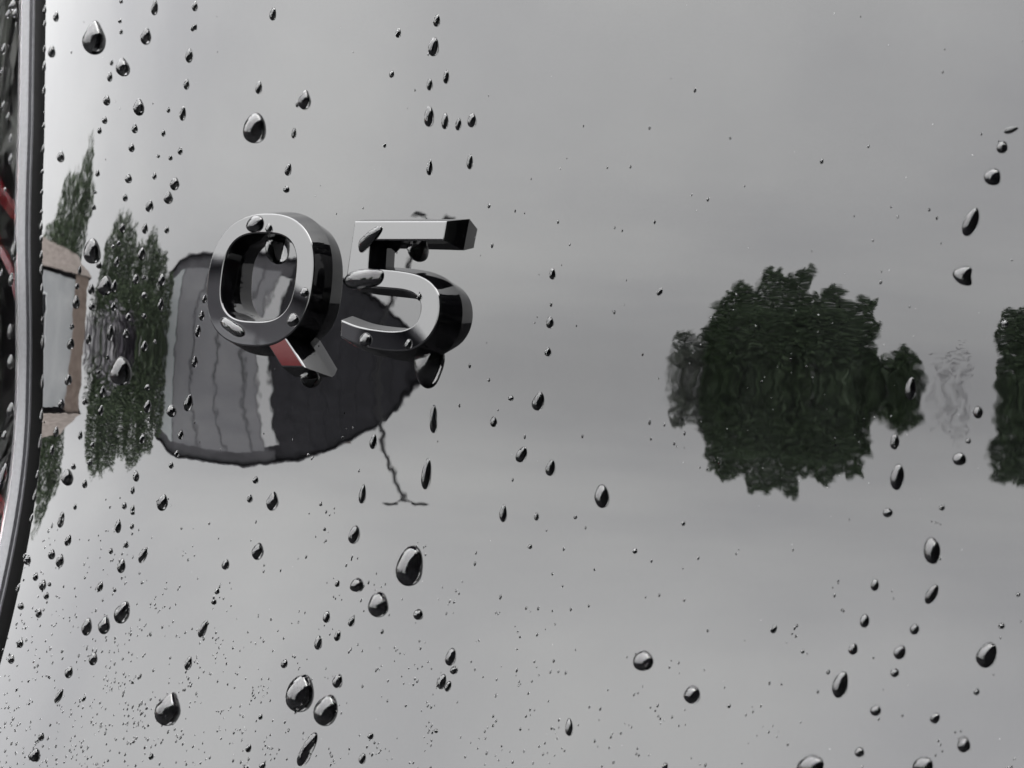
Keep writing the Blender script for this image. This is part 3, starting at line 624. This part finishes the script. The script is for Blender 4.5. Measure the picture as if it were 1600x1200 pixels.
# local frame: x to the right as seen in the mirror (smaller compass angle), y away from the car
ha = math.radians(HA); right = Vector((math.cos(ha), -math.sin(ha), 0)); away = Vector((-math.sin(ha), -math.cos(ha), 0))
house.matrix_world = Matrix(((right.x, away.x, 0, hp[0]), (right.y, away.y, 0, hp[1]), (0, 0, 1, GZ), (0, 0, 0, 1)))
def hx(az): return HD*math.tan(math.radians(HA-az))
def hz(el): return HD*math.tan(math.radians(el))-GZ
RIDGE = [(55.3, 9.1), (53.6, 11.2), (49.9, 12.2), (47.2, 11.4), (44.9, 9.9), (43.0, 7.7), (41.8, 5.6), (40.5, 2.9)]      # a round-shouldered gable
RX, RZ = [hx(a) for a, b in RIDGE], [hz(b) for a, b in RIDGE]; XL, XRt = RX[0], RX[-1]
def ridge(x): return float(np.interp(x, RX, RZ))
def prism(name, x0, x1, ya, yb, mat, lo=0, gap=0, parent=house):
    xs = [x0]+[x for x in RX if x0+.01 < x < x1-.01]+[x1]
    prof = [(x, ridge(x)-gap) for x in xs]; ring = [(x0, lo)]+[(x1, lo)]+prof[::-1]
    n = len(ring); V = [(x, ya, z) for x, z in ring]+[(x, yb, z) for x, z in ring]
    Fc = [tuple(range(n)), tuple(range(n, 2*n))[::-1]]+[(i, i+n, (i+1) % n+n, (i+1) % n) for i in range(n)]
    return mesh_obj(name, V, Fc, mat, parent)
prism('wall', XL, XRt, .12, 7, M['dark_board'], gap=.12)
prism('gable_band', XL+.02, hx(48.2), .06, .119, M['gable'], gap=.06, lo=3)
bounds = [hx(a) for a in (55.3, 53.4, 51.7, 50.5, 49.2, 48.55)]
for i in range(5): prism('cladding_panel', bounds[i]+.025, bounds[i+1]-.025, .0+.012*(i % 2), .055, M['pale_board' if i == 0 else 'grey_board'], gap=.75)
prism('corner_board', bounds[-1]+.01, hx(47.9), -.06, .057, M['white_paint'], gap=.95)
for i in range(9):
    a, b = hx(47.85)+i*.44, hx(47.85)+(i+1)*.44-.012
    if b < XRt-.1: prism('slate_board', a, b, .02+.004*(i % 2), .056, M['dark_board'], gap=.16+.3*max(0, 2-i)/2)
def slab(x0, x1, name):
    za, zb = ridge(x0), ridge(x1); V = [(x, y, z+d) for y in (-.12, 7.3) for x, z in ((x0, za), (x1, zb)) for d in (-.03, .05)]
    return mesh_obj(name, V, [(0, 1, 3, 2), (4, 6, 7, 5), (0, 4, 5, 1), (2, 3, 7, 6), (1, 5, 7, 3), (0, 2, 6, 4)], M['slate'], house)
for a, b in zip(RX[:-1], RX[1:]): slab(a-(.1 if a == XL else 0), b+(.1 if b == XRt else 0), 'roof_slope')
roofc = box('chimney', (hx(44.25)-.16, hx(44.25)+.16, 2, 2.4, hz(6.2), hz(10.2)), M['brick'], house)
for x in (hx(52.6), hx(50.2)):
    wn = box('window', (x-.45, x+.45, -.02, .03, .9, 2.1), M['white_paint'], house); box('pane', (x-.38, x+.38, -.03, -.02, .97, 2.03), M['glass'], wn)
dn = box('door', (hx(45.5)-.45, hx(45.5)+.45, -.02, .02, .02, 2.05), M['white_paint'], house); box('handle', (hx(45.5)+.3, hx(45.5)+.36, -.06, -.02, 1.0, 1.12), M['rubber'], dn)

# brown-roofed house beside it
BA, BD = 71.0, 26.0
bp = at(BA, BD, GZ); bh = empty('brick_house', tuple(bp)); tag(bh, 'white house with brick corner and brown roof mirrored beside the tail lamp', 'house')
ba = math.radians(BA); right = Vector((math.cos(ba), -math.sin(ba), 0)); away = Vector((-math.sin(ba), -math.cos(ba), 0))
bh.matrix_world = Matrix(((right.x, away.x, 0, bp[0]), (right.y, away.y, 0, bp[1]), (0, 0, 1, GZ), (0, 0, 0, 1)))
def bx_(az): return BD*math.tan(math.radians(BA-az))
box('wall', (bx_(82), bx_(67.4), 0, 6, 0, 3.7), M['render'], bh)
box('brick_corner', (bx_(67.4), bx_(65.6), -.06, 6, 0, 4.0), M['brick'], bh)
V = [(bx_(82)-.3, -.12, 3.72), (bx_(65.6)+.2, -.12, 4.02), (bx_(67.6), 3, 5.3), (bx_(82)-.3, 3, 5.5), (bx_(82)-.3, 6.4, 3.65), (bx_(65.6)+.2, 6.4, 4.0)]
mesh_obj('roof', V, [(0, 1, 2, 3), (3, 2, 5, 4), (1, 5, 2), (0, 3, 4), (0, 4, 5, 1)], M['brown_tile'], bh)
wn = box('window', (bx_(73.5), bx_(71.5), -.03, .02, 1.2, 2.7), M['white_paint'], bh); box('pane', (bx_(73.3), bx_(71.7), -.04, -.03, 1.3, 2.6), M['glass'], wn)

# twin-arm street lamp
M['lamp_post'] = principled('dark_steel_post', (.025, .025, .028), .5, metal=0)
lp = at(42.6, 25, GZ); sl = empty('street_lamp', tuple(lp)); tag(sl, 'thin street lamp with two arms mirrored behind the digit 5', 'street lamp')
HL = 25*math.tan(math.radians(15.8))-GZ; la = math.radians(42.6); right = Vector((math.cos(la), -math.sin(la), 0))
mesh_obj('post', *tube([(0, 0, 0), (0, 0, 1.2), (0, 0, HL-.1)], [.085, .06, .045], 12), M['lamp_post'], sl, smooth=True, sharp=40)
for s in (-1, 1):
    e = right*s
    mesh_obj('arm', *tube([(0, 0, HL-.2), tuple(e*.10+Vector((0, 0, HL-.08))), tuple(e*.24+Vector((0, 0, HL)))], [.03, .028, .025], 8), M['lamp_post'], sl, smooth=True, sharp=40)
    V, Fc = tube([tuple(e*.16+Vector((0, 0, HL+.02))), tuple(e*.22+Vector((0, 0, HL+.03))), tuple(e*.40+Vector((0, 0, HL+.04))), tuple(e*.45+Vector((0, 0, HL+.03)))], [.03, .06, .06, .02], 10)
    mesh_obj('lantern', V, Fc, M['lamp_post'], sl, smooth=True, sharp=40)

# red car parked in front of the grey house
M['red_paint'] = principled('red_car_paint', (.19, .008, .011), .25); M['tyre'] = principled('tyre', (.02, .02, .02), .8); M['rim'] = principled('alloy', (.5, .5, .5), .3, metal=1)
ca = math.radians(48.0); cp = at(48.0, 22, GZ); car = empty('parked_car', tuple(cp)); tag(car, 'red parked car mirrored in the tail of the letter Q', 'car')
right = Vector((math.cos(ca), -math.sin(ca), 0)); away = Vector((-math.sin(ca), -math.cos(ca), 0))
car.matrix_world = Matrix(((right.x, away.x, 0, cp[0]), (right.y, away.y, 0, cp[1]), (0, 0, 1, GZ), (0, 0, 0, 1)))
def loft(name, stations, mat, parent):
    V, Fc = [], []; k = len(stations[0])
    for st in stations: V += st
    for i in range(len(stations)-1):
        for j in range(k): Fc.append((i*k+j, i*k+(j+1) % k, (i+1)*k+(j+1) % k, (i+1)*k+j))
    Fc += [tuple(range(k))[::-1], tuple((len(stations)-1)*k+j for j in range(k))]
    return mesh_obj(name, V, Fc, mat, parent, smooth=True, sharp=35)
def sect(x, w_, zb, zs, zt, wt): return [(x, -w_, zb), (x, -w_*1.02, zs), (x, -w_*.96, zt-.06), (x, -wt, zt), (x, wt, zt), (x, w_*.96, zt-.06), (x, w_*1.02, zs), (x, w_, zb)]
loft('body', [sect(-2.1, .72, .35, .5, .68, .6), sect(-1.9, .84, .28, .55, .86, .74), sect(-1.2, .88, .25, .6, .96, .78), sect(0, .88, .25, .6, .98, .8), sect(1.5, .88, .25, .6, 1.0, .78), sect(2.0, .84, .3, .6, .96, .72), sect(2.15, .7, .4, .6, .8, .6)], M['red_paint'], car)
loft('cabin', [sect(-1.15, .76, .95, .97, 1.02, .7), sect(-.45, .76, .95, 1.2, 1.44, .58), sect(.9, .76, .95, 1.2, 1.47, .58), sect(1.75, .74, .95, 1.0, 1.12, .6)], M['glass'], car)
loft('roof', [sect(-.42, .6, 1.43, 1.44, 1.5, .5), sect(.3, .6, 1.45, 1.47, 1.54, .5), sect(.95, .6, 1.46, 1.48, 1.53, .5)], M['red_paint'], car)
for x in (-1.3, 1.3):
    for s in (-1, 1):
        wv, wf = tube([(x, s*.70, .32), (x, s*.72, .32), (x, s*.87, .32), (x, s*.89, .32)], [.29, .32, .32, .29], 20); wh = mesh_obj('wheel', wv, wf, M['tyre'], car, smooth=True, sharp=40)
        wv, wf = tube([(x, s*.88, .32), (x, s*.90, .32)], [.2, .19], 16); mesh_obj('rim', wv, wf, M['rim'], wh)
for s in (-1, 1):
    box('headlight', (-2.06, -1.9, s*.62-.13, s*.62+.13, .62, .76), M['white_paint'], car)
